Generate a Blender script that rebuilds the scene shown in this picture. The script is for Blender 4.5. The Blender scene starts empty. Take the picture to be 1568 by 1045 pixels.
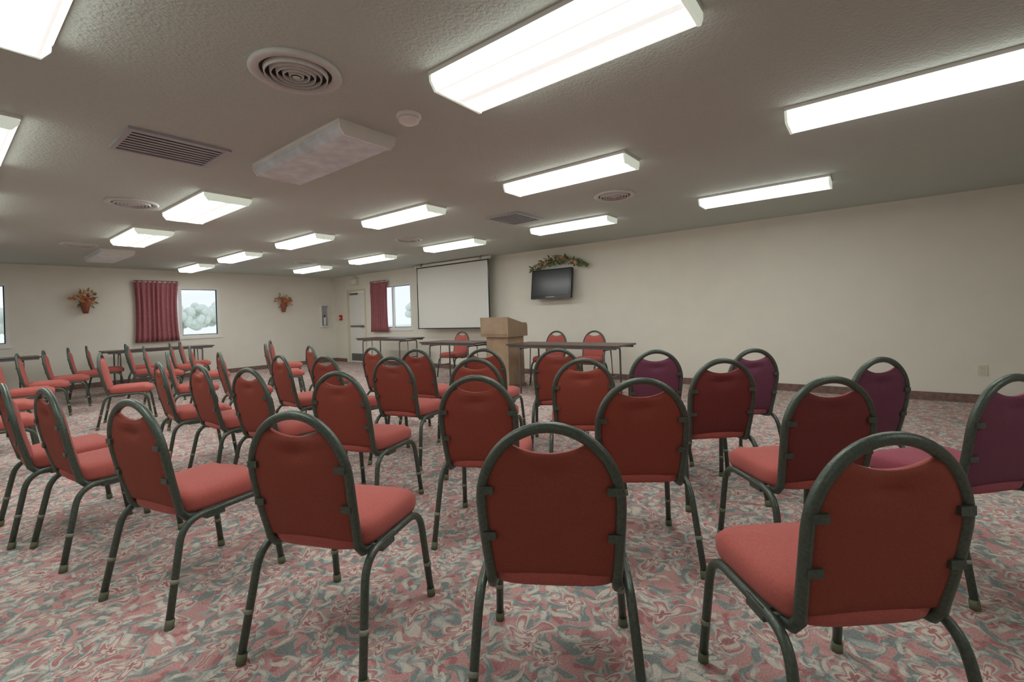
import bpy, bmesh, math, random
from mathutils import Vector, Matrix
random.seed(7)
scene=bpy.context.scene
try:
    scene.view_settings.view_transform='Standard'
    scene.view_settings.look='None'
    scene.view_settings.exposure=0.2
except Exception as e: print(e)
def srgb(r,g,b):
    def f(c):
        c/=255.0
        return c/12.92 if c<=0.04045 else ((c+0.055)/1.055)**2.4
    return (f(r),f(g),f(b),1.0)

# ---------------- materials ----------------
def mat(name,col,rough=0.6,metal=0.0,noise=0.0,nscale=40,bump=0.0,bscale=200,emit=None,estr=0,spec=0.5,sheen=0.0):
    m=bpy.data.materials.new(name); m.use_nodes=True
    nt=m.node_tree; b=nt.nodes['Principled BSDF']
    b.inputs['Base Color'].default_value=col
    b.inputs['Roughness'].default_value=rough
    b.inputs['Metallic'].default_value=metal
    b.inputs['Specular IOR Level'].default_value=spec
    if sheen>0: b.inputs['Sheen Weight'].default_value=sheen
    tc=nt.nodes.new('ShaderNodeTexCoord')
    if noise>0:
        n=nt.nodes.new('ShaderNodeTexNoise'); n.inputs['Scale'].default_value=nscale; n.inputs['Detail'].default_value=3
        nt.links.new(tc.outputs['Object'],n.inputs['Vector'])
        r=nt.nodes.new('ShaderNodeValToRGB')
        r.color_ramp.elements[0].position=0.3; r.color_ramp.elements[1].position=0.7
        r.color_ramp.elements[0].color=tuple(c*(1-noise) for c in col[:3])+(1,)
        r.color_ramp.elements[1].color=tuple(min(1,c*(1+noise)) for c in col[:3])+(1,)
        nt.links.new(n.outputs['Fac'],r.inputs['Fac']); nt.links.new(r.outputs['Color'],b.inputs['Base Color'])
    if bump>0:
        n2=nt.nodes.new('ShaderNodeTexNoise'); n2.inputs['Scale'].default_value=bscale; n2.inputs['Detail'].default_value=4
        nt.links.new(tc.outputs['Object'],n2.inputs['Vector'])
        bp=nt.nodes.new('ShaderNodeBump'); bp.inputs['Strength'].default_value=bump; bp.inputs['Distance'].default_value=0.01
        nt.links.new(n2.outputs['Fac'],bp.inputs['Height']); nt.links.new(bp.outputs['Normal'],b.inputs['Normal'])
    if emit:
        b.inputs['Emission Color'].default_value=emit; b.inputs['Emission Strength'].default_value=estr
    return m
M={}
M['wall']=mat('wall_paint',srgb(233,231,219),0.7,bump=0.08,bscale=120,noise=0.02,nscale=3)
M['ceil']=mat('ceiling_texture_paint',srgb(194,202,195),0.9,bump=0.7,bscale=60)
M['base']=mat('baseboard_vinyl',srgb(124,98,92),0.5,noise=0.25,nscale=20)
M['white']=mat('white_enamel',srgb(236,236,232),0.4,noise=0.02,nscale=10)
M['frame']=mat('chair_frame_paint',srgb(82,93,84),0.34,0.35,noise=0.2,nscale=120,bump=0.15,bscale=300)
M['rubber']=mat('rubber_cap',srgb(108,114,90),0.7,noise=0.1)
M['sleeve']=mat('bumper_sleeve',srgb(140,144,130),0.5,noise=0.1)
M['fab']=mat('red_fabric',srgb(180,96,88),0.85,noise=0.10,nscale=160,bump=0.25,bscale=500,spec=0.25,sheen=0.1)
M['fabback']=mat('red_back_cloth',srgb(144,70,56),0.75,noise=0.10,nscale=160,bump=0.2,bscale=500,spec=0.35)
M['fab2']=mat('burgundy_fabric',srgb(158,82,96),0.85,noise=0.10,nscale=160,bump=0.25,bscale=500,spec=0.25,sheen=0.1)
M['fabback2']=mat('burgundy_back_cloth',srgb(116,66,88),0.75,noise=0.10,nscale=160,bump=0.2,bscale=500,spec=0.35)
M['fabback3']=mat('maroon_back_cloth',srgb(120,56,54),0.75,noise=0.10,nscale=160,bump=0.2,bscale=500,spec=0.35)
M['tabletop']=mat('walnut_laminate',srgb(96,80,74),0.4,noise=0.2,nscale=12)
M['steel']=mat('grey_steel',srgb(120,122,124),0.35,0.6,noise=0.1)
M['oak']=mat('oak_veneer',srgb(172,150,124),0.45,noise=0.12,nscale=6)
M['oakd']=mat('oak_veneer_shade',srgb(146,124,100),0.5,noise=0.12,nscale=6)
M['black']=mat('black_plastic',srgb(24,25,28),0.25,noise=0.05)
M['tvscr']=mat('tv_glass',srgb(44,48,50),0.25,noise=0.03)
M['screen']=mat('projection_cloth',srgb(226,228,224),0.8,noise=0.01)
M['curtain']=mat('rose_curtain',srgb(166,104,110),0.85,noise=0.12,nscale=25)
M['vent']=mat('vent_metal',srgb(206,208,206),0.45,0.0,noise=0.05)
M['ventg']=mat('vent_slat_grey',srgb(172,174,180),0.45,0.1,noise=0.05)
M['ventd']=mat('vent_dark',srgb(44,44,44),0.8,noise=0.1)
M['leaf']=mat('leaf_green',srgb(124,138,96),0.6,noise=0.3,nscale=15)
M['fl1']=mat('flower_orange',srgb(220,146,90),0.6,noise=0.2)
M['fl2']=mat('flower_red',srgb(180,84,66),0.6,noise=0.2)
M['fl3']=mat('flower_pink',srgb(226,196,174),0.6,noise=0.2)
M['basket']=mat('wicker',srgb(150,90,68),0.7,noise=0.3,nscale=60)
M['red']=mat('alarm_red',srgb(190,40,34),0.4,noise=0.05)
M['plate']=mat('ivory_plate',srgb(222,214,190),0.4,noise=0.02)
M['off']=mat('acrylic_lens_off',srgb(218,230,238),0.25,noise=0.14,nscale=9)
M['tree']=mat('tree_foliage',srgb(222,230,220),0.8,noise=0.06,nscale=3)
M['trunk']=mat('tree_bark',srgb(190,184,176),0.9,noise=0.1)
M['grass']=mat('grass',srgb(226,230,222),0.9,noise=0.05,nscale=1)
def lensmat(name,tube,half):
    m=mat(name,(0.9,0.92,0.88,1),0.4,emit=(0.99,1.0,0.965,1),estr=1)
    nt=m.node_tree; b=nt.nodes['Principled BSDF']
    tc=nt.nodes.new('ShaderNodeTexCoord'); sp=nt.nodes.new('ShaderNodeSeparateXYZ'); nt.links.new(tc.outputs['Object'],sp.inputs[0])
    def mm(op,a,x,y=None):
        n=nt.nodes.new('ShaderNodeMath'); n.operation=op; nt.links.new(a,n.inputs[0])
        if x is not None: n.inputs[1].default_value=x
        if y is not None: n.inputs[2].default_value=y
        return n.outputs[0]
    a=mm('ABSOLUTE',sp.outputs[0],None); a=mm('SUBTRACT',a,tube); a=mm('ABSOLUTE',a,None)
    a=mm('MULTIPLY_ADD',a,-1.0/half,1.0); a=mm('MAXIMUM',a,0.0); a=mm('POWER',a,2.0); a=mm('MULTIPLY_ADD',a,32.0,0.66)
    nt.links.new(a,b.inputs['Emission Strength']); return m
M['lensW']=lensmat('lit_acrylic_lens',0.088,0.072)
M['lensN']=lensmat('lit_acrylic_lens_narrow',0.06,0.06)
M['lensside']=mat('lit_acrylic_lens_side',(0.9,0.95,0.88,1),0.4,emit=(0.96,1.0,0.92,1),estr=3.5)
M['lensend']=mat('lens_end_cap',(0.8,0.85,0.78,1),0.4,emit=(0.9,1.0,0.84,1),estr=0.35)
g=bpy.data.materials.new('window_glass'); g.use_nodes=True; nt=g.node_tree
for n in list(nt.nodes): nt.nodes.remove(n)
o=nt.nodes.new('ShaderNodeOutputMaterial'); mx=nt.nodes.new('ShaderNodeMixShader'); tr=nt.nodes.new('ShaderNodeBsdfTransparent'); gl=nt.nodes.new('ShaderNodeBsdfGlossy')
gl.inputs['Roughness'].default_value=0.05; mx.inputs[0].default_value=0.06
nt.links.new(tr.outputs[0],mx.inputs[1]); nt.links.new(gl.outputs[0],mx.inputs[2]); nt.links.new(mx.outputs[0],o.inputs[0]); M['glass']=g
# carpet: floral damask
c=bpy.data.materials.new('floral_carpet'); c.use_nodes=True; nt=c.node_tree; b=nt.nodes['Principled BSDF']
b.inputs['Roughness'].default_value=0.9; b.inputs['Specular IOR Level'].default_value=0.2
tc=nt.nodes.new('ShaderNodeTexCoord')
def N(t): return nt.nodes.new(t)
def L(a,b_): nt.links.new(a,b_)
def math_(op,a,b_=None,c_=None):
    n=N('ShaderNodeMath'); n.operation=op
    for i,x in enumerate((a,b_,c_)):
        if x is None: continue
        if isinstance(x,(int,float)): n.inputs[i].default_value=x
        else: L(x,n.inputs[i])
    return n.outputs[0]
def warped(nscale,amt,off):
    nd=N('ShaderNodeTexNoise'); nd.inputs['Scale'].default_value=nscale; nd.inputs['Detail'].default_value=1.5; L(tc.outputs['Object'],nd.inputs['Vector'])
    sub=N('ShaderNodeVectorMath'); sub.operation='SUBTRACT'; sub.inputs[1].default_value=(0.5,0.5,0.5); L(nd.outputs['Color'],sub.inputs[0])
    ad=N('ShaderNodeVectorMath'); ad.operation='MULTIPLY_ADD'; ad.inputs[1].default_value=(amt,amt,0); L(sub.outputs[0],ad.inputs[0]); L(tc.outputs['Object'],ad.inputs[2])
    a2=N('ShaderNodeVectorMath'); a2.operation='ADD'; a2.inputs[1].default_value=off; L(ad.outputs[0],a2.inputs[0]); return a2.outputs[0]
def petal(scale,k,Rr,depth,vec,twist=0.0):
    vo=N('ShaderNodeTexVoronoi'); vo.voronoi_dimensions='2D'; vo.inputs['Scale'].default_value=scale; vo.inputs['Randomness'].default_value=0.8; L(vec,vo.inputs['Vector'])
    df=N('ShaderNodeVectorMath'); df.operation='SUBTRACT'; L(vec,df.inputs[0]); L(vo.outputs['Position'],df.inputs[1])
    sp=N('ShaderNodeSeparateXYZ'); L(df.outputs[0],sp.inputs[0])
    ang=math_('ARCTAN2',sp.outputs[1],sp.outputs[0])
    sc=N('ShaderNodeSeparateColor'); L(vo.outputs['Color'],sc.inputs[0])
    ph=math_('MULTIPLY',sc.outputs[0],6.28)
    arg=math_('MULTIPLY_ADD',ang,float(k),ph)
    arg=math_('MULTIPLY_ADD',vo.outputs['Distance'],twist,arg)
    co_=math_('COSINE',arg)
    edge=math_('MULTIPLY_ADD',co_,Rr*depth,Rr*(1-depth))
    return math_('DIVIDE',vo.outputs['Distance'],math_('MAXIMUM',edge,0.02)),sc.outputs[1]
def layer(prev,ratio,stops):
    r=N('ShaderNodeValToRGB'); e=r.color_ramp.elements
    e[0].position=0; e[0].color=stops[0][1]; e[1].position=1; e[1].color=stops[-1][1]
    for p,cc in stops[1:-1]:
        q=e.new(p); q.color=cc
    L(ratio,r.inputs['Fac'])
    mr=N('ShaderNodeMapRange'); mr.inputs['From Min'].default_value=0.92; mr.inputs['From Max'].default_value=1.02; mr.inputs['To Min'].default_value=0.9; mr.inputs['To Max'].default_value=0
    L(ratio,mr.inputs['Value'])
    mx=N('ShaderNodeMix'); mx.data_type='RGBA'; L(mr.outputs[0],mx.inputs['Factor'])
    if isinstance(prev,tuple): mx.inputs['A'].default_value=prev
    else: L(prev,mx.inputs['A'])
    L(r.outputs['Color'],mx.inputs['B']); return mx.outputs['Result']
pink=srgb(196,152,148); cream=srgb(214,206,193); teal=srgb(128,143,139); rose=srgb(170,116,116); tealL=srgb(166,178,173)
w1=warped(5,0.22,(0,0,0)); w2=warped(6,0.26,(3.3,1.7,0)); w3=warped(7,0.16,(7.1,4.2,0)); w4=warped(5,0.2,(11.2,2.9,0))
ra,_=petal(10,2,0.62,0.45,w4,6.0); col=layer(pink,ra,[(0,rose),(0.5,rose),(0.8,pink),(1,rose)])
rb,_=petal(7.0,3,0.74,0.5,w2,7.0); col=layer(col,rb,[(0,cream),(0.3,tealL),(0.45,teal),(0.8,teal),(0.92,tealL),(1,tealL)])
rc,_=petal(9,2,0.5,0.55,w3,9.0); col=layer(col,rc,[(0,teal),(0.35,cream),(0.7,cream),(0.85,tealL),(1,cream)])
rd,_=petal(5.2,4,0.44,0.32,w1,6.0); col=layer(col,rd,[(0,rose),(0.2,rose),(0.28,cream),(0.45,cream),(0.52,pink),(0.68,rose),(0.76,cream),(0.9,tealL),(1,teal)])
nf=N('ShaderNodeTexNoise'); nf.inputs['Scale'].default_value=150; L(tc.outputs['Object'],nf.inputs['Vector'])
m2=N('ShaderNodeMix'); m2.data_type='RGBA'; m2.blend_type='OVERLAY'; m2.inputs['Factor'].default_value=0.5
L(col,m2.inputs['A']); L(nf.outputs['Fac'],m2.inputs['B']); L(m2.outputs['Result'],b.inputs['Base Color'])
bp=N('ShaderNodeBump'); bp.inputs['Strength'].default_value=0.4; bp.inputs['Distance'].default_value=0.01
L(nf.outputs['Fac'],bp.inputs['Height']); L(bp.outputs['Normal'],b.inputs['Normal'])
M['carpet']=c

# ---------------- mesh builder ----------------
class MB:
    def __init__(s): s.v=[];s.f=[];s.m=[];s.sm=[];s.mats=[]
    def mi(s,k):
        if k not in s.mats: s.mats.append(k)
        return s.mats.index(k)
    def face(s,idx,k,smooth=False): s.f.append(idx);s.m.append(s.mi(k));s.sm.append(smooth)
    def box(s,x0,x1,y0,y1,z0,z1,k,M4=None):
        b=len(s.v); P=[Vector(p) for p in [(x0,y0,z0),(x1,y0,z0),(x1,y1,z0),(x0,y1,z0),(x0,y0,z1),(x1,y0,z1),(x1,y1,z1),(x0,y1,z1)]]
        if M4: P=[M4@p for p in P]
        s.v+=P
        for q in [(0,3,2,1),(4,5,6,7),(0,1,5,4),(1,2,6,5),(2,3,7,6),(3,0,4,7)]: s.face([b+i for i in q],k)
    def tube(s,path,r,k,seg=8):
        pts=[Vector(p) for p in path]; n=len(pts); rings=[]; prev=None
        for i,p in enumerate(pts):
            t=(pts[min(i+1,n-1)]-pts[max(i-1,0)]).normalized()
            if prev is None:
                a=t.cross(Vector((0,1,0)) if abs(t.y)<0.9 else Vector((1,0,0))).normalized()
            else: a=(prev-t*prev.dot(t)).normalized()
            prev=a; bb=t.cross(a); base=len(s.v)
            for j in range(seg):
                an=2*math.pi*j/seg; s.v.append(p+(a*math.cos(an)+bb*math.sin(an))*r)
            rings.append(base)
        for i in range(n-1):
            for j in range(seg):
                s.face([rings[i]+j,rings[i]+(j+1)%seg,rings[i+1]+(j+1)%seg,rings[i+1]+j],k,True)
        s.face([rings[0]+j for j in range(seg)][::-1],k); s.face([rings[-1]+j for j in range(seg)],k)
    def lathe(s,prof,k,seg=32,c=(0,0,0)):
        rings=[]
        for (r,z) in prof:
            b=len(s.v)
            for j in range(seg):
                a=2*math.pi*j/seg; s.v.append(Vector((c[0]+r*math.cos(a),c[1]+r*math.sin(a),c[2]+z)))
            rings.append(b)
        for i in range(len(rings)-1):
            for j in range(seg): s.face([rings[i]+j,rings[i]+(j+1)%seg,rings[i+1]+(j+1)%seg,rings[i+1]+j],k,True)
    def ball(s,c,r,k,n=6,sc=(1,1,1)):
        rings=[]
        for i in range(n+1):
            th=math.pi*i/n; b=len(s.v)
            for j in range(8):
                a=2*math.pi*j/8; s.v.append(Vector((c[0]+sc[0]*r*math.sin(th)*math.cos(a),c[1]+sc[1]*r*math.sin(th)*math.sin(a),c[2]+sc[2]*r*math.cos(th))))
            rings.append(b)
        for i in range(n):
            for j in range(8): s.face([rings[i]+j,rings[i]+(j+1)%8,rings[i+1]+(j+1)%8,rings[i+1]+j],k,True)
    def mesh(s,name):
        me=bpy.data.meshes.new(name); me.from_pydata([tuple(v) for v in s.v],[],s.f)
        for k in s.mats: me.materials.append(M[k])
        me.polygons.foreach_set('material_index',s.m); me.polygons.foreach_set('use_smooth',s.sm); me.update()
        bm=bmesh.new(); bm.from_mesh(me); bmesh.ops.recalc_face_normals(bm,faces=bm.faces); bm.to_mesh(me); bm.free()
        return me
def put(me,name,loc=(0,0,0),rz=0,sc=1.0):
    o=bpy.data.objects.new(name,me); scene.collection.objects.link(o); o.location=loc; o.rotation_euler=(0,0,rz); o.scale=(sc,sc,sc); return o
def cr(pts,sub=5):
    P=[Vector(p) for p in pts]; out=[]
    for i in range(len(P)-1):
        p0=P[max(i-1,0)];p1=P[i];p2=P[i+1];p3=P[min(i+2,len(P)-1)]
        for k in range(sub):
            t=k/sub
            out.append(0.5*((2*p1)+(p2-p0)*t+(2*p0-5*p1+4*p2-p3)*t*t+(3*p1-p0-3*p2+p3)*t**3))
    out.append(P[-1]); return out
def fillet(pts,rad,n=5):
    P=[Vector(p) for p in pts]; out=[P[0]]
    for i in range(1,len(P)-1):
        a=(P[i-1]-P[i]); b=(P[i+1]-P[i]); r=min(rad,a.length*0.48,b.length*0.48)
        s=P[i]+a.normalized()*r; e=P[i]+b.normalized()*r
        for k in range(n+1):
            t=k/n; out.append(s*(1-t)**2+P[i]*2*t*(1-t)+e*t*t)
    out.append(P[-1]); return out

# ---------------- room ----------------
H=2.44; XW=7.4; YW=12.4; XL=-4.5; YB=-4.0; T=0.15
def wall(name,axis,pos,a0,a1,openings,sign):
    mb=MB()
    def bx(s0,s1,z0,z1,k='wall'):
        if s1-s0<1e-4 or z1-z0<1e-4: return
        p0,p1=(pos,pos+sign*T) if sign>0 else (pos-T,pos)
        if axis=='x': mb.box(p0,p1,s0,s1,z0,z1,k)
        else: mb.box(s0,s1,p0,p1,z0,z1,k)
    cur=a0
    for (s0,s1,z0,z1) in sorted(openings):
        bx(cur,s0,0,H); bx(s0,s1,0,z0); bx(s0,s1,z1,H); cur=s1
    bx(cur,a1,0,H)
    return put(mb.mesh(name),name)
wall('wall_right','x',XW,YB-T,YW+T,[(8.92,10.5,0.92,2.08),(10.85,11.75,0.0,2.04)],1)
wall('wall_far','y',YW,XL-T,XW,[(-0.75,0.93,0.92,2.08),(2.78,4.38,0.92,2.08)],1)
wall('wall_left','x',XL,YB-T,YW,[],-1)
wall('wall_back','y',YB,XL,XW,[],-1)
mb=MB(); mb.box(XL-T,XW+T,YB-T,YW+T,-0.1,0,'carpet'); put(mb.mesh('floor'),'floor')
mb=MB(); mb.box(XL-T,XW+T,YB-T,YW+T,H,H+0.1,'ceil'); put(mb.mesh('ceiling'),'ceiling')
mb=MB(); mb.box(XW-0.012,XW,YB,10.78,0,0.1,'base'); mb.box(XW-0.012,XW,11.82,YW,0,0.1,'base'); put(mb.mesh('baseboard_right'),'baseboard_right')
mb=MB(); mb.box(XL,XW-0.012,YW-0.012,YW,0,0.1,'base'); put(mb.mesh('baseboard_far'),'baseboard_far')
mb=MB(); mb.box(XL,XL+0.012,YB,YW-0.012,0,0.1,'base'); put(mb.mesh('baseboard_left'),'baseboard_left')
mb=MB(); mb.box(XL+0.012,XW-0.012,YB,YB+0.012,0,0.1,'base'); put(mb.mesh('baseboard_back'),'baseboard_back')

def window(n,axis,pos,s0,s1,z0=0.92,z1=2.08):
    mb=MB(); w=0.05
    def bx(a,b_,c0,c1,p0,p1,k):
        if axis=='x': mb.box(pos+p0,pos+p1,a,b_,c0,c1,k)
        else: mb.box(a,b_,pos+p0,pos+p1,c0,c1,k)
    bx(s0,s1,z0,z0+w,0.0,0.12,'white');bx(s0,s1,z1-w,z1,0.0,0.12,'white')
    bx(s0,s0+w,z0+w,z1-w,0.0,0.12,'white');bx(s1-w,s1,z0+w,z1-w,0.0,0.12,'white')
    mid=(s0+s1)/2; bx(mid-0.03,mid+0.03,z0+w,z1-w,0.03,0.09,'white')
    bx(s0-0.03,s1+0.03,z0-0.04,z0,-0.02,0.0,'white')
    bx(s0+w,s1-w,z0+w,z0+w+0.012,0.045,0.07,'ventd'); bx(s0+w,s1-w,z1-w-0.012,z1-w,0.045,0.07,'ventd')
    bx(s1-w-0.015,s1-w,z0+w,z1-w,0.045,0.07,'ventd'); bx(s0+w,s0+w+0.015,z0+w,z1-w,0.045,0.07,'ventd')
    bx(s0+w,s1-w,z0+w,z1-w,0.058,0.062,'glass')
    put(mb.mesh('window_%d'%n),'window_%d'%n)
window(1,'y',YW,-0.75,0.93); window(2,'y',YW,2.78,4.38); window(3,'x',XW,8.92,10.5)
def curtain(axis,pos,s0,s1,z0=0.86,z1=2.2):
    mb=MB(); nx=90; nz=12
    for j in range(nz+1):
        z=z0+(z1-z0)*j/nz; t=j/nz
        for i in range(nx+1):
            u=i/nx; s=s0+(s1-s0)*u; s+= (0.5-u)*0.06*math.sin(math.pi*t)
            d=-0.085+0.03*math.sin(u*2*math.pi*9+0.6*math.sin(t*3))*(0.55 if j>=nz-1 else 1)+0.008*math.sin(u*71)
            mb.v.append(Vector((pos+d,s,z)) if axis=='x' else Vector((s,pos+d,z)))
    for j in range(nz):
        for i in range(nx):
            a=j*(nx+1)+i; mb.face([a,a+1,a+nx+2,a+nx+1],'curtain',True)
    if axis=='x': mb.tube([(pos-0.085,s0-0.03,z1-0.03),(pos-0.085,s1+0.03,z1-0.03)],0.012,'white')
    else: mb.tube([(s0-0.03,pos-0.085,z1-0.03),(s1+0.03,pos-0.085,z1-0.03)],0.012,'white')
    o=put(mb.mesh('curtain'),'curtain'); sm=o.modifiers.new('th','SOLIDIFY'); sm.thickness=0.004
curtain('y',YW,2.72,3.52); curtain('x',XW,9.8,10.5); curtain('y',YW,-0.85,-0.2)
# door
mb=MB()
mb.box(XW+0.03,XW+0.075,10.92,11.68,0.01,1.97,'white')
for (a,b_) in ((10.855,10.91),(11.69,11.745)): mb.box(XW-0.01,XW+0.12,a,b_,0.001,2.035,'plate')
mb.box(XW-0.01,XW+0.12,10.91,11.69,1.98,2.035,'plate')
mb.tube([(XW+0.03,10.98,1.0),(XW-0.03,10.98,1.0),(XW-0.03,11.1,1.0)],0.012,'steel')
mb.box(XW-0.005,XW+0.03,11.0,11.6,1.0,1.04,'steel')
mb.box(XW+0.02,XW+0.03,10.98,11.62,0.05,0.25,'steel')
mb.box(XW-0.005,XW+0.03,11.25,11.6,1.90,1.95,'steel')
put(mb.mesh('door_1'),'door_1')
mb=MB(); mb.box(XW-0.06,XW,11.15,11.45,2.16,2.36,'plate'); mb.box(XW-0.064,XW-0.06,11.18,11.42,2.2,2.32,'white'); put(mb.mesh('exit_sign'),'exit_sign')
mb=MB(); mb.box(XW-0.05,XW,12.0,12.1,1.2,1.35,'red'); mb.box(XW-0.06,XW-0.05,12.02,12.08,1.25,1.28,'white'); put(mb.mesh('fire_alarm_pull'),'fire_alarm_pull')
mb=MB()
for q in ((6.93,6.95,1.02,1.66),(7.15,7.17,1.02,1.66),(6.95,7.15,1.02,1.05),(6.95,7.15,1.63,1.66)): mb.box(q[0],q[1],YW-0.09,YW,q[2],q[3],'white')
mb.box(6.95,7.15,YW-0.01,YW,1.05,1.63,'ventg'); mb.tube([(7.05,YW-0.05,1.06),(7.05,YW-0.05,1.3)],0.035,'white'); mb.tube([(7.05,YW-0.05,1.3),(7.05,YW-0.05,1.37)],0.014,'black')
put(mb.mesh('fire_extinguisher_cabinet'),'fire_extinguisher_cabinet')
mb=MB(); mb.box(XW-0.008,XW,-1.04,-0.96,0.32,0.44,'plate'); mb.box(XW-0.011,XW-0.008,-1.018,-0.982,0.39,0.42,'vent'); mb.box(XW-0.011,XW-0.008,-1.018,-0.982,0.34,0.37,'vent'); put(mb.mesh('wall_outlet'),'wall_outlet')

# ---------------- ceiling fixtures ----------------
def fixture(k,ks,ke,W):
    mb=MB(); Lh=0.61; w=W*0.8; h=0.09
    mb.box(-W,W,-Lh,Lh,-0.022,0,'white')
    b=len(mb.v); pr=[(-W+0.01,-0.022),(-W+0.012,-0.05),(-w,-h),(w,-h),(W-0.012,-0.05),(W-0.01,-0.022)]
    for y in (-Lh+0.015,Lh-0.015):
        for (x,z) in pr: mb.v.append(Vector((x,y,z)))
    for i in range(5): mb.face([b+i,b+i+1,b+6+i+1,b+6+i],k if i==2 else ks)
    for (y0,y1) in ((-Lh,-Lh+0.015),(Lh-0.015,Lh)):
        bb=len(mb.v); sc=1.03
        for y in (y0,y1):
            for (x,z) in pr: mb.v.append(Vector((x*sc,y,z*sc)))
        mb.face([bb+i for i in range(6)],ke); mb.face([bb+6+i for i in range(6)],ke)
        for i in range(6): mb.face([bb+i,bb+(i+1)%6,bb+6+(i+1)%6,bb+6+i],ke)
    return mb.mesh('ceiling_light')
FW=fixture('lensW','lensside','lensend',0.21); FN=fixture('lensN','lensside','lensend',0.15); FO=fixture('off','off','white',0.215)
for x,ys in ((5.5,(0.87,3.2,5.5,7.8,10.1)),(3.5,(-0.22,2.07,4.35,6.65,8.95,11.1))):
    for y in ys: put(FN,'ceiling_light',(x,y,H))
for x,ys in ((1.8,(1.12,5.4,7.7,-2.2)),(0.15,(2.15,4.45,6.75,9.0)),(-2.2,(-1.2,3.3,7.8))):  # leftmost row is out of view, added to balance the room lighting
    for y in ys: put(FW,'ceiling_light',(x,y,H))
for x,y in ((1.8,3.15),(1.9,10.0)): put(FO,'ceiling_light_unlit',(x,y,H))
mb=MB(); mb.lathe([(0.0,-0.003),(0.19,-0.003)],'ventd'); mb.lathe([(0.21,0),(0.215,-0.012),(0.2,-0.022),(0.17,-0.018),(0.165,-0.004)],'vent',48)
for r in (0.15,0.122,0.094,0.066,0.038): mb.lathe([(r,-0.006),(r-0.004,-0.028),(r-0.010,-0.03),(r-0.005,-0.006)],'vent',48)
mb.lathe([(0.018,-0.03),(0.0,-0.03)],'vent'); RV=mb.mesh('round_ceiling_vent')
for x,y in ((1.16,2.22),(1.29,5.78),(4.56,2.12),(4.7,5.7),(1.4,9.1),(4.86,9.2)): put(RV,'round_ceiling_vent',(x,y,H))
mb=MB(); a,b_=0.29,0.25
for q in ((-a,a,-b_,-b_+0.03),(-a,a,b_-0.03,b_),(-a,-a+0.03,-b_+0.03,b_-0.03),(a-0.03,a,-b_+0.03,b_-0.03)): mb.box(q[0],q[1],q[2],q[3],-0.018,0,'ventg')
mb.box(-a+0.03,a-0.03,-b_+0.03,b_-0.03,-0.003,0,'ventd')
for i in range(8):
    y=-b_+0.062+i*0.0535
    mb.box(-a+0.03,a-0.03,y-0.016,y+0.016,-0.010,-0.008,'ventg')
SV=mb.mesh('square_ceiling_vent')
for x,y in ((1.08,3.82),(4.7,3.57)): put(SV,'square_ceiling_vent',(x,y,H))
mb=MB(); mb.lathe([(0.075,0),(0.075,-0.015),(0.062,-0.02),(0.06,-0.042),(0.045,-0.052),(0.0,-0.053)],'white'); mb.lathe([(0.066,-0.02),(0.066,-0.026),(0.06,-0.027)],'vent'); put(mb.mesh('smoke_detector'),'smoke_detector',(1.85,2.2,H))

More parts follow.
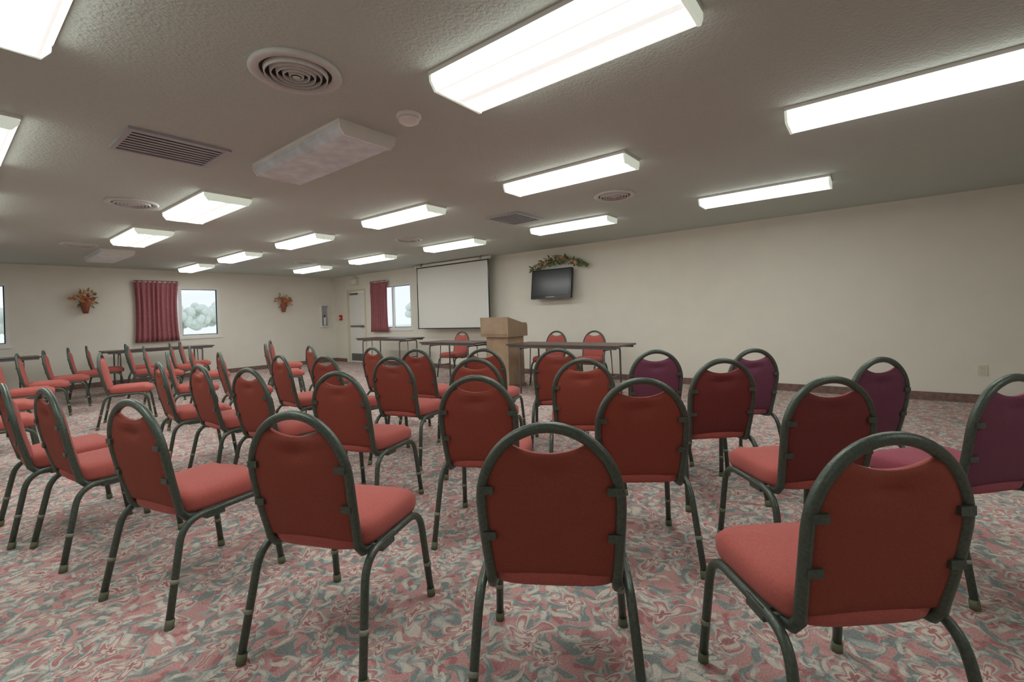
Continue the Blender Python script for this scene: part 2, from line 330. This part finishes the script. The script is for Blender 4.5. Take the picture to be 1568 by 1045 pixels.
# ---------------- chair ----------------
BW=0.195
def arch_w(z):
    if z<0.66: return BW-0.015*((0.66-z)/0.26)**1.5
    return BW*math.sqrt(max(0,1-((z-0.66)/0.217)**2))
def yb(z): return -0.195-0.17*(z-0.45)-0.012*math.sin(max(0,min(1,(z-0.45)/0.43))*math.pi)
def chair_mesh(fs,fb,name):
    mb=MB(); R=0.016
    pts=[]
    for z in (0.45,0.50,0.55,0.60,0.66): pts.append((arch_w(z),yb(z),z))
    for i in range(1,28):
        a=math.pi*i/28; z=0.66+0.217*math.sin(a); pts.append((BW*math.cos(a),yb(z),z))
    for z in (0.66,0.60,0.55,0.50,0.45): pts.append((-arch_w(z),yb(z),z))
    lo=[(0.186,-0.02,0.376),(0.186,-0.12,0.376),(0.184,-0.165,0.386),(0.182,-0.188,0.415)]
    pts=lo+pts+[(-x,y,z) for x,y,z in lo[::-1]]
    mb.tube(pts,R,'frame',10)
    for s in (-1,1):
        p=fillet([(s*0.245,-0.275,0.02),(s*0.218,-0.2,0.388),(s*0.218,0.185,0.388),(s*0.235,0.235,0.02)],0.09,7)
        mb.tube(p,0.014,'frame',10)
        mb.tube([(s*0.2455,-0.277,0.0),(s*0.2435,-0.27,0.035)],0.017,'rubber',8)
        mb.tube([(s*0.2355,0.237,0.0),(s*0.234,0.232,0.035)],0.017,'rubber',8)
        mb.tube([(s*0.2365,-0.247,0.16),(s*0.2352,-0.243,0.175)],0.0165,'sleeve',8)
        mb.tube([(s*0.231,0.219,0.14),(s*0.2305,0.217,0.155)],0.0165,'sleeve',8)
        x0,x1=sorted((s*0.18,s*0.228)); mb.box(x0,x1,-0.11,-0.03,0.362,0.40,'frame')
        for z in (0.56,0.70):
            w=arch_w(z); x0,x1=sorted((s*(w-0.034),s*(w+0.004))); mb.box(x0,x1,yb(z)-0.021,yb(z)-0.008,z-0.011,z+0.011,'frame')
    mb.tube([(-0.218,-0.12,0.385),(0.218,-0.12,0.385)],0.01,'frame',8); mb.tube([(-0.218,0.14,0.385),(0.218,0.14,0.385)],0.01,'frame',8)
    nu,nv=18,18; z0=0.43; idx={}
    for side in (0,1):
        for j in range(nv+1):
            v=j/nv
            for i in range(nu+1):
                u=-1+2*i/nu; zt=0.832-0.03*(1-u*u)**1.5
                z=z0+v*(zt-z0); w=arch_w(z)-0.004
                x=u*w; e=(1-abs(u)**5)*(1-abs(2*v-1)**7)
                if side==0: y=yb(z)-0.004-0.012*e
                else: y=yb(z)+0.008+0.034*e
                if side==0: y+=0.02*math.exp(-((z-(zt-0.045))/0.022)**2)*math.exp(-(x/0.05)**2)-0.008*math.exp(-((z-(zt-0.015))/0.014)**2)*(1-abs(u)**3)
                idx[(side,i,j)]=len(mb.v); mb.v.append(Vector((x,y,z)))
    for j in range(nv):
        for i in range(nu):
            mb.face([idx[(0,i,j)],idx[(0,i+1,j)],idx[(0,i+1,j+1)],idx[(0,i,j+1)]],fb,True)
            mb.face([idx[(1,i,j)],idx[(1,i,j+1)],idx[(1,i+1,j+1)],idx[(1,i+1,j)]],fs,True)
    for i in range(nu):
        for j in (0,nv): mb.face([idx[(0,i,j)],idx[(0,i+1,j)],idx[(1,i+1,j)],idx[(1,i,j)]],fs,True)
    for j in range(nv):
        for i in (0,nu): mb.face([idx[(0,i,j)],idx[(0,i,j+1)],idx[(1,i,j+1)],idx[(1,i,j)]],fb,True)
    prof=[(0.90,0.392),(0.975,0.396),(1.0,0.412),(1.0,0.44),(0.985,0.458),(0.93,0.472),(0.8,0.481),(0.5,0.487),(0.2,0.489)]
    ns=44; rings=[]
    for (sc,z) in prof:
        bs=len(mb.v)
        for j in range(ns):
            a=2*math.pi*j/ns; ca,sa=math.cos(a),math.sin(a); ex=2/4.5
            x=0.222*abs(ca)**ex*(1 if ca>=0 else -1); y=0.218*abs(sa)**ex*(1 if sa>=0 else -1)
            x*= (0.93+0.07*(y/0.218+1)/2)
            yy=y*sc+0.02
            zz=z-(0.014 if yy>0.17 and z>0.45 else 0)
            mb.v.append(Vector((x*sc,yy,zz)))
        rings.append(bs)
    for i in range(len(rings)-1):
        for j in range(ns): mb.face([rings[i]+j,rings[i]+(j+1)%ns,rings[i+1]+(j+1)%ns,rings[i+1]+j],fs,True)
    mb.face([rings[0]+j for j in range(ns)],'black'); mb.face([rings[-1]+j for j in range(ns)],fs,True)
    return mb.mesh(name)
CH=[chair_mesh('fab','fabback','banquet_chair'),None,chair_mesh('fab2','fabback2','banquet_chair_burgundy'),chair_mesh('fab','fabback3','banquet_chair_maroon')]
# x, y, heading(deg), cloth
chairs=[(1.565,0.14,41,0),(1.275,0.845,31,0),(1.0,1.64,22,0),(0.775,2.50,13,0),(0.635,3.42,6,0),(0.53,3.98,1,0),
(2.82,-0.25,48,2),(2.51,0.31,42,3),(2.17,0.96,35,0),(1.94,1.70,27,0),(1.74,2.57,18,0),(1.59,3.36,9,0),(1.53,4.03,2,0),(1.46,4.71,-5,0),
(3.40,0.16,50,2),(3.10,0.87,42,3),(2.86,1.63,33,0),(2.67,2.36,24,0),(2.54,3.09,15,0),(2.38,3.76,6,0),(2.29,4.35,-2,0),(2.24,5.61,-12,0),(1.54,7.29,-18,0),
(3.84,0.86,48,2),(3.59,1.45,40,2),(3.54,2.25,31,0),(3.39,2.90,21,0),(3.19,3.55,12,0),(3.24,4.26,-1,0),(3.22,5.5,-12,0),(3.9,8.1,-30,0),(3.3,6.9,-20,0),
(2.2,-0.84,46,0),
(1.33,9.75,-10,0),(1.69,10.42,-10,0),(1.0,9.02,-8,0),(2.0,10.95,-10,0),(0.75,8.2,-8,0),(0.45,6.9,-4,0),(0.35,5.7,-2,0),
(2.5,10.75,-14,0),(2.3,9.65,-14,0),(2.35,8.95,-14,0),(2.95,9.9,-16,0),(2.65,7.9,-18,0),(2.0,6.5,-14,0),(3.3,10.6,-20,0),
(6.45,4.28,180,0),(6.45,3.55,180,0),(6.5,6.6,180,0)]
for x,y,h,k in chairs: put(CH[k],'banquet_chair',(x,y,0),math.radians(h)-math.pi/2)

# ---------------- camera ----------------
f=700.0; CZ=1.19; th=math.radians(1.9); hd=math.radians(38)
F=Vector((math.cos(hd),math.sin(hd),0)); R0=Vector((math.sin(hd),-math.cos(hd),0)); Z=Vector((0,0,1))
Rc=R0*math.cos(th)-Z*math.sin(th); Uc=R0*math.sin(th)+Z*math.cos(th)
cam=bpy.data.cameras.new('camera'); co=bpy.data.objects.new('camera',cam); scene.collection.objects.link(co)
co.matrix_world=Matrix(((Rc.x,Uc.x,-F.x,0),(Rc.y,Uc.y,-F.y,0),(Rc.z,Uc.z,-F.z,CZ),(0,0,0,1)))
cam.sensor_width=36; cam.sensor_fit='HORIZONTAL'; cam.lens=36*f/1568; cam.shift_y=-40/1568; cam.clip_start=0.03; cam.clip_end=300
scene.camera=co

# ---------------- tables ----------------
def table(loc,rz,L=1.83,W=0.6):
    mb=MB(); l=L/2; w=W/2
    mb.box(-w,w,-l,l,0.722,0.745,'tabletop')
    for q in ((-w+0.02,-w+0.035,-l+0.03,l-0.03),(w-0.035,w-0.02,-l+0.03,l-0.03)): mb.box(*q,0.69,0.722,'steel')
    for s in (-1,1):
        y=s*(l-0.22)
        mb.tube(fillet([(-w+0.05,y,0.0),(-w+0.05,y,0.68),(w-0.05,y,0.68),(w-0.05,y,0.0)],0.05),0.014,'steel')
        mb.tube([(-w+0.05,y,0.3),(w-0.05,y,0.3)],0.01,'steel')
        mb.tube([(0,y,0.68),(0,y-s*0.35,0.71)],0.008,'steel')
        mb.tube([(0,y,0.3),(0,y-s*0.02,0.68)],0.008,'steel')
    put(mb.mesh('folding_table'),'folding_table',loc,rz)
table((5.74,3.47,0),0); table((5.9,5.87,0),0,1.4); table((6.75,9.0,0),0); table((3.0,11.75,0),math.pi/2); table((0.3,11.6,0),math.pi/2)
# lectern
mb=MB()
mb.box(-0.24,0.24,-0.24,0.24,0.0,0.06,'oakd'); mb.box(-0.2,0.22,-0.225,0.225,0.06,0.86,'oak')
b=len(mb.v); sec=[(-0.27,0.84),(0.25,0.84),(0.25,1.03),(-0.27,1.16),]
for y in (-0.29,0.29):
    for x,z in sec: mb.v.append(Vector((x,y,z)))
for i in range(4): mb.face([b+i,b+(i+1)%4,b+4+(i+1)%4,b+4+i],'oak')
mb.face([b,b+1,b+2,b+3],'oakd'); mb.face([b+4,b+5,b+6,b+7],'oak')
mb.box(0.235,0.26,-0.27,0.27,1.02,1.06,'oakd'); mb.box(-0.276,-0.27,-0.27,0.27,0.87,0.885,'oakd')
put(mb.mesh('wooden_lectern'),'wooden_lectern',(5.9,4.78,0),0)
# tv
mb=MB(); Rm=Matrix.Translation((XW-0.16,4.69,1.75))@Matrix.Rotation(math.radians(8),4,'Y')
mb.box(-0.03,0.04,-0.44,0.44,-0.28,0.28,'black',Rm); mb.box(-0.034,-0.03,-0.41,0.41,-0.22,0.25,'tvscr',Rm); mb.box(-0.036,-0.03,-0.1,0.1,-0.262,-0.245,'steel',Rm)
mb.box(0.04,0.15,-0.1,0.1,-0.1,0.1,'black',Matrix.Translation((XW-0.16,4.69,1.75)))
put(mb.mesh('wall_mounted_tv'),'wall_mounted_tv')
# projection screen
mb=MB(); sx=7.12
mb.box(sx-0.002,sx+0.002,6.16,8.34,0.95,2.36,'screen')
for q in ((6.13,6.16,0.93,2.38),(8.34,8.37,0.93,2.38)): mb.box(sx-0.004,sx+0.004,*q,'black')
mb.box(sx-0.012,sx+0.012,6.13,8.37,0.93,0.95,'black'); mb.tube([(sx,6.08,2.395),(sx,8.42,2.395)],0.032,'white',12)
mb.box(sx-0.04,sx+0.04,6.3,6.34,2.38,2.44,'steel');mb.box(sx-0.04,sx+0.04,8.16,8.2,2.38,2.44,'steel')
mb.box(sx-0.004,sx+0.004,6.16,8.34,2.34,2.36,'black')
put(mb.mesh('projection_screen'),'projection_screen')
# floral
def leaf(mb,c,d,L,k):
    d=Vector(d).normalized(); s=d.cross(Vector((random.uniform(-1,1),random.uniform(-1,1),random.uniform(-1,1)))).normalized()
    n=d.cross(s); b=len(mb.v); c=Vector(c)
    mb.v+=[c,c+d*L*0.5+s*L*0.22+n*L*0.06,c+d*L,c+d*L*0.5-s*L*0.22+n*L*0.06]; mb.face([b,b+1,b+2],k,True); mb.face([b,b+2,b+3],k,True)
def flower(mb,c,r,k):
    mb.ball(c,r*0.4,k,4)
    for i in range(7):
        a=2*math.pi*i/7; leaf(mb,c,(math.cos(a)*0.8,-0.5+random.uniform(-.4,.4),math.sin(a)*0.8),r,k)
def wreath(x,z):
    mb=MB()
    mb.lathe([(0.0,-0.24),(0.04,-0.24),(0.07,-0.12),(0.09,-0.02),(0.08,-0.02),(0.0,-0.05)],'basket',12,(0,-0.1,0))
    for i in range(75):
        a=random.uniform(0,math.pi*2); r=random.uniform(0.0,0.2); px=r*math.cos(a)*1.1; pz=0.05+r*math.sin(a)*0.75
        leaf(mb,(px*0.8,-0.08,pz),(px+random.uniform(-.05,.05),-random.uniform(0.0,.12),pz+random.uniform(-.1,.1)),random.uniform(0.06,0.12),random.choice(['leaf','leaf','fl1','fl3']))
    for i in range(26):
        a=random.uniform(0,math.pi*2); r=random.uniform(0.0,0.19)
        flower(mb,(r*math.cos(a),-random.uniform(0.09,0.15),0.05+r*math.sin(a)*0.65),random.uniform(0.04,0.065),random.choice(['fl1','fl1','fl1','fl2','fl3']))
    put(mb.mesh('floral_wall_basket'),'floral_wall_basket',(x,YW-0.012,z))
wreath(1.95,1.74); wreath(5.86,1.71)
mb=MB()
for i in range(230):
    t=random.uniform(-1,1); y=t*0.6; z=2.14+0.08*math.cos(t*math.pi*0.9)+random.uniform(-0.06,0.06)*(1.2-abs(t)*0.6)
    leaf(mb,(-0.05+random.uniform(-0.04,0.03),y,z),(-0.3+random.uniform(-.3,.3),t+random.uniform(-.8,.8),random.uniform(-.7,.5)),random.uniform(0.05,0.12),'leaf')
for i in range(34):
    t=random.uniform(-0.85,0.85); y=t*0.6; z=2.14+0.08*math.cos(t*math.pi*0.9)+random.uniform(-0.04,0.04)
    for q in range(5):
        leaf(mb,(-0.09,y,z),(-0.3,random.uniform(-1,1),random.uniform(-1,1)),0.05,random.choice(['fl3','fl3','fl2','leaf']))
    mb.ball((-0.09,y,z),0.02,random.choice(['fl3','fl1','fl3']),4)
mb.tube(cr([(-0.03,-0.62,2.08),(-0.03,-0.3,2.18),(-0.03,0.3,2.18),(-0.03,0.62,2.08)]),0.008,'trunk')
put(mb.mesh('floral_swag'),'floral_swag',(XW-0.02,4.6,0))
# exterior
mb=MB(); mb.box(-60,90,YW+0.3,90,-0.35,-0.25,'grass'); mb.box(XW+0.3,90,-60,YW+0.3,-0.35,-0.25,'grass'); put(mb.mesh('lawn'),'lawn')
def tree(x,y,s):
    mb=MB(); mb.tube([(0,0,0.03),(0.05*s,0,0.9*s),(0,0.1,1.8*s)],0.12*s,'trunk')
    for i in range(60): mb.ball((random.uniform(-1,1)*s*1.6,random.uniform(-1,1)*s,(1.5+random.uniform(-.5,.7))*s),random.uniform(.2,.45)*s,'tree',6)
    put(mb.mesh('tree'),'tree',(x,y,-0.24))
for x,y,s in ((8,58,1.5),(12,60,1.7),(17,59,1.5),(22,62,1.7),(3,60,1.5),(-6,60,1.6),(54,62,1.7),(58,57,1.5),(62,54,1.6)): tree(x,y,s)
w=bpy.data.worlds.new('sky'); scene.world=w; w.use_nodes=True; nt=w.node_tree
bg=nt.nodes['Background']; bg.inputs[0].default_value=(0.82,0.90,1.0,1); bg.inputs[1].default_value=1.05
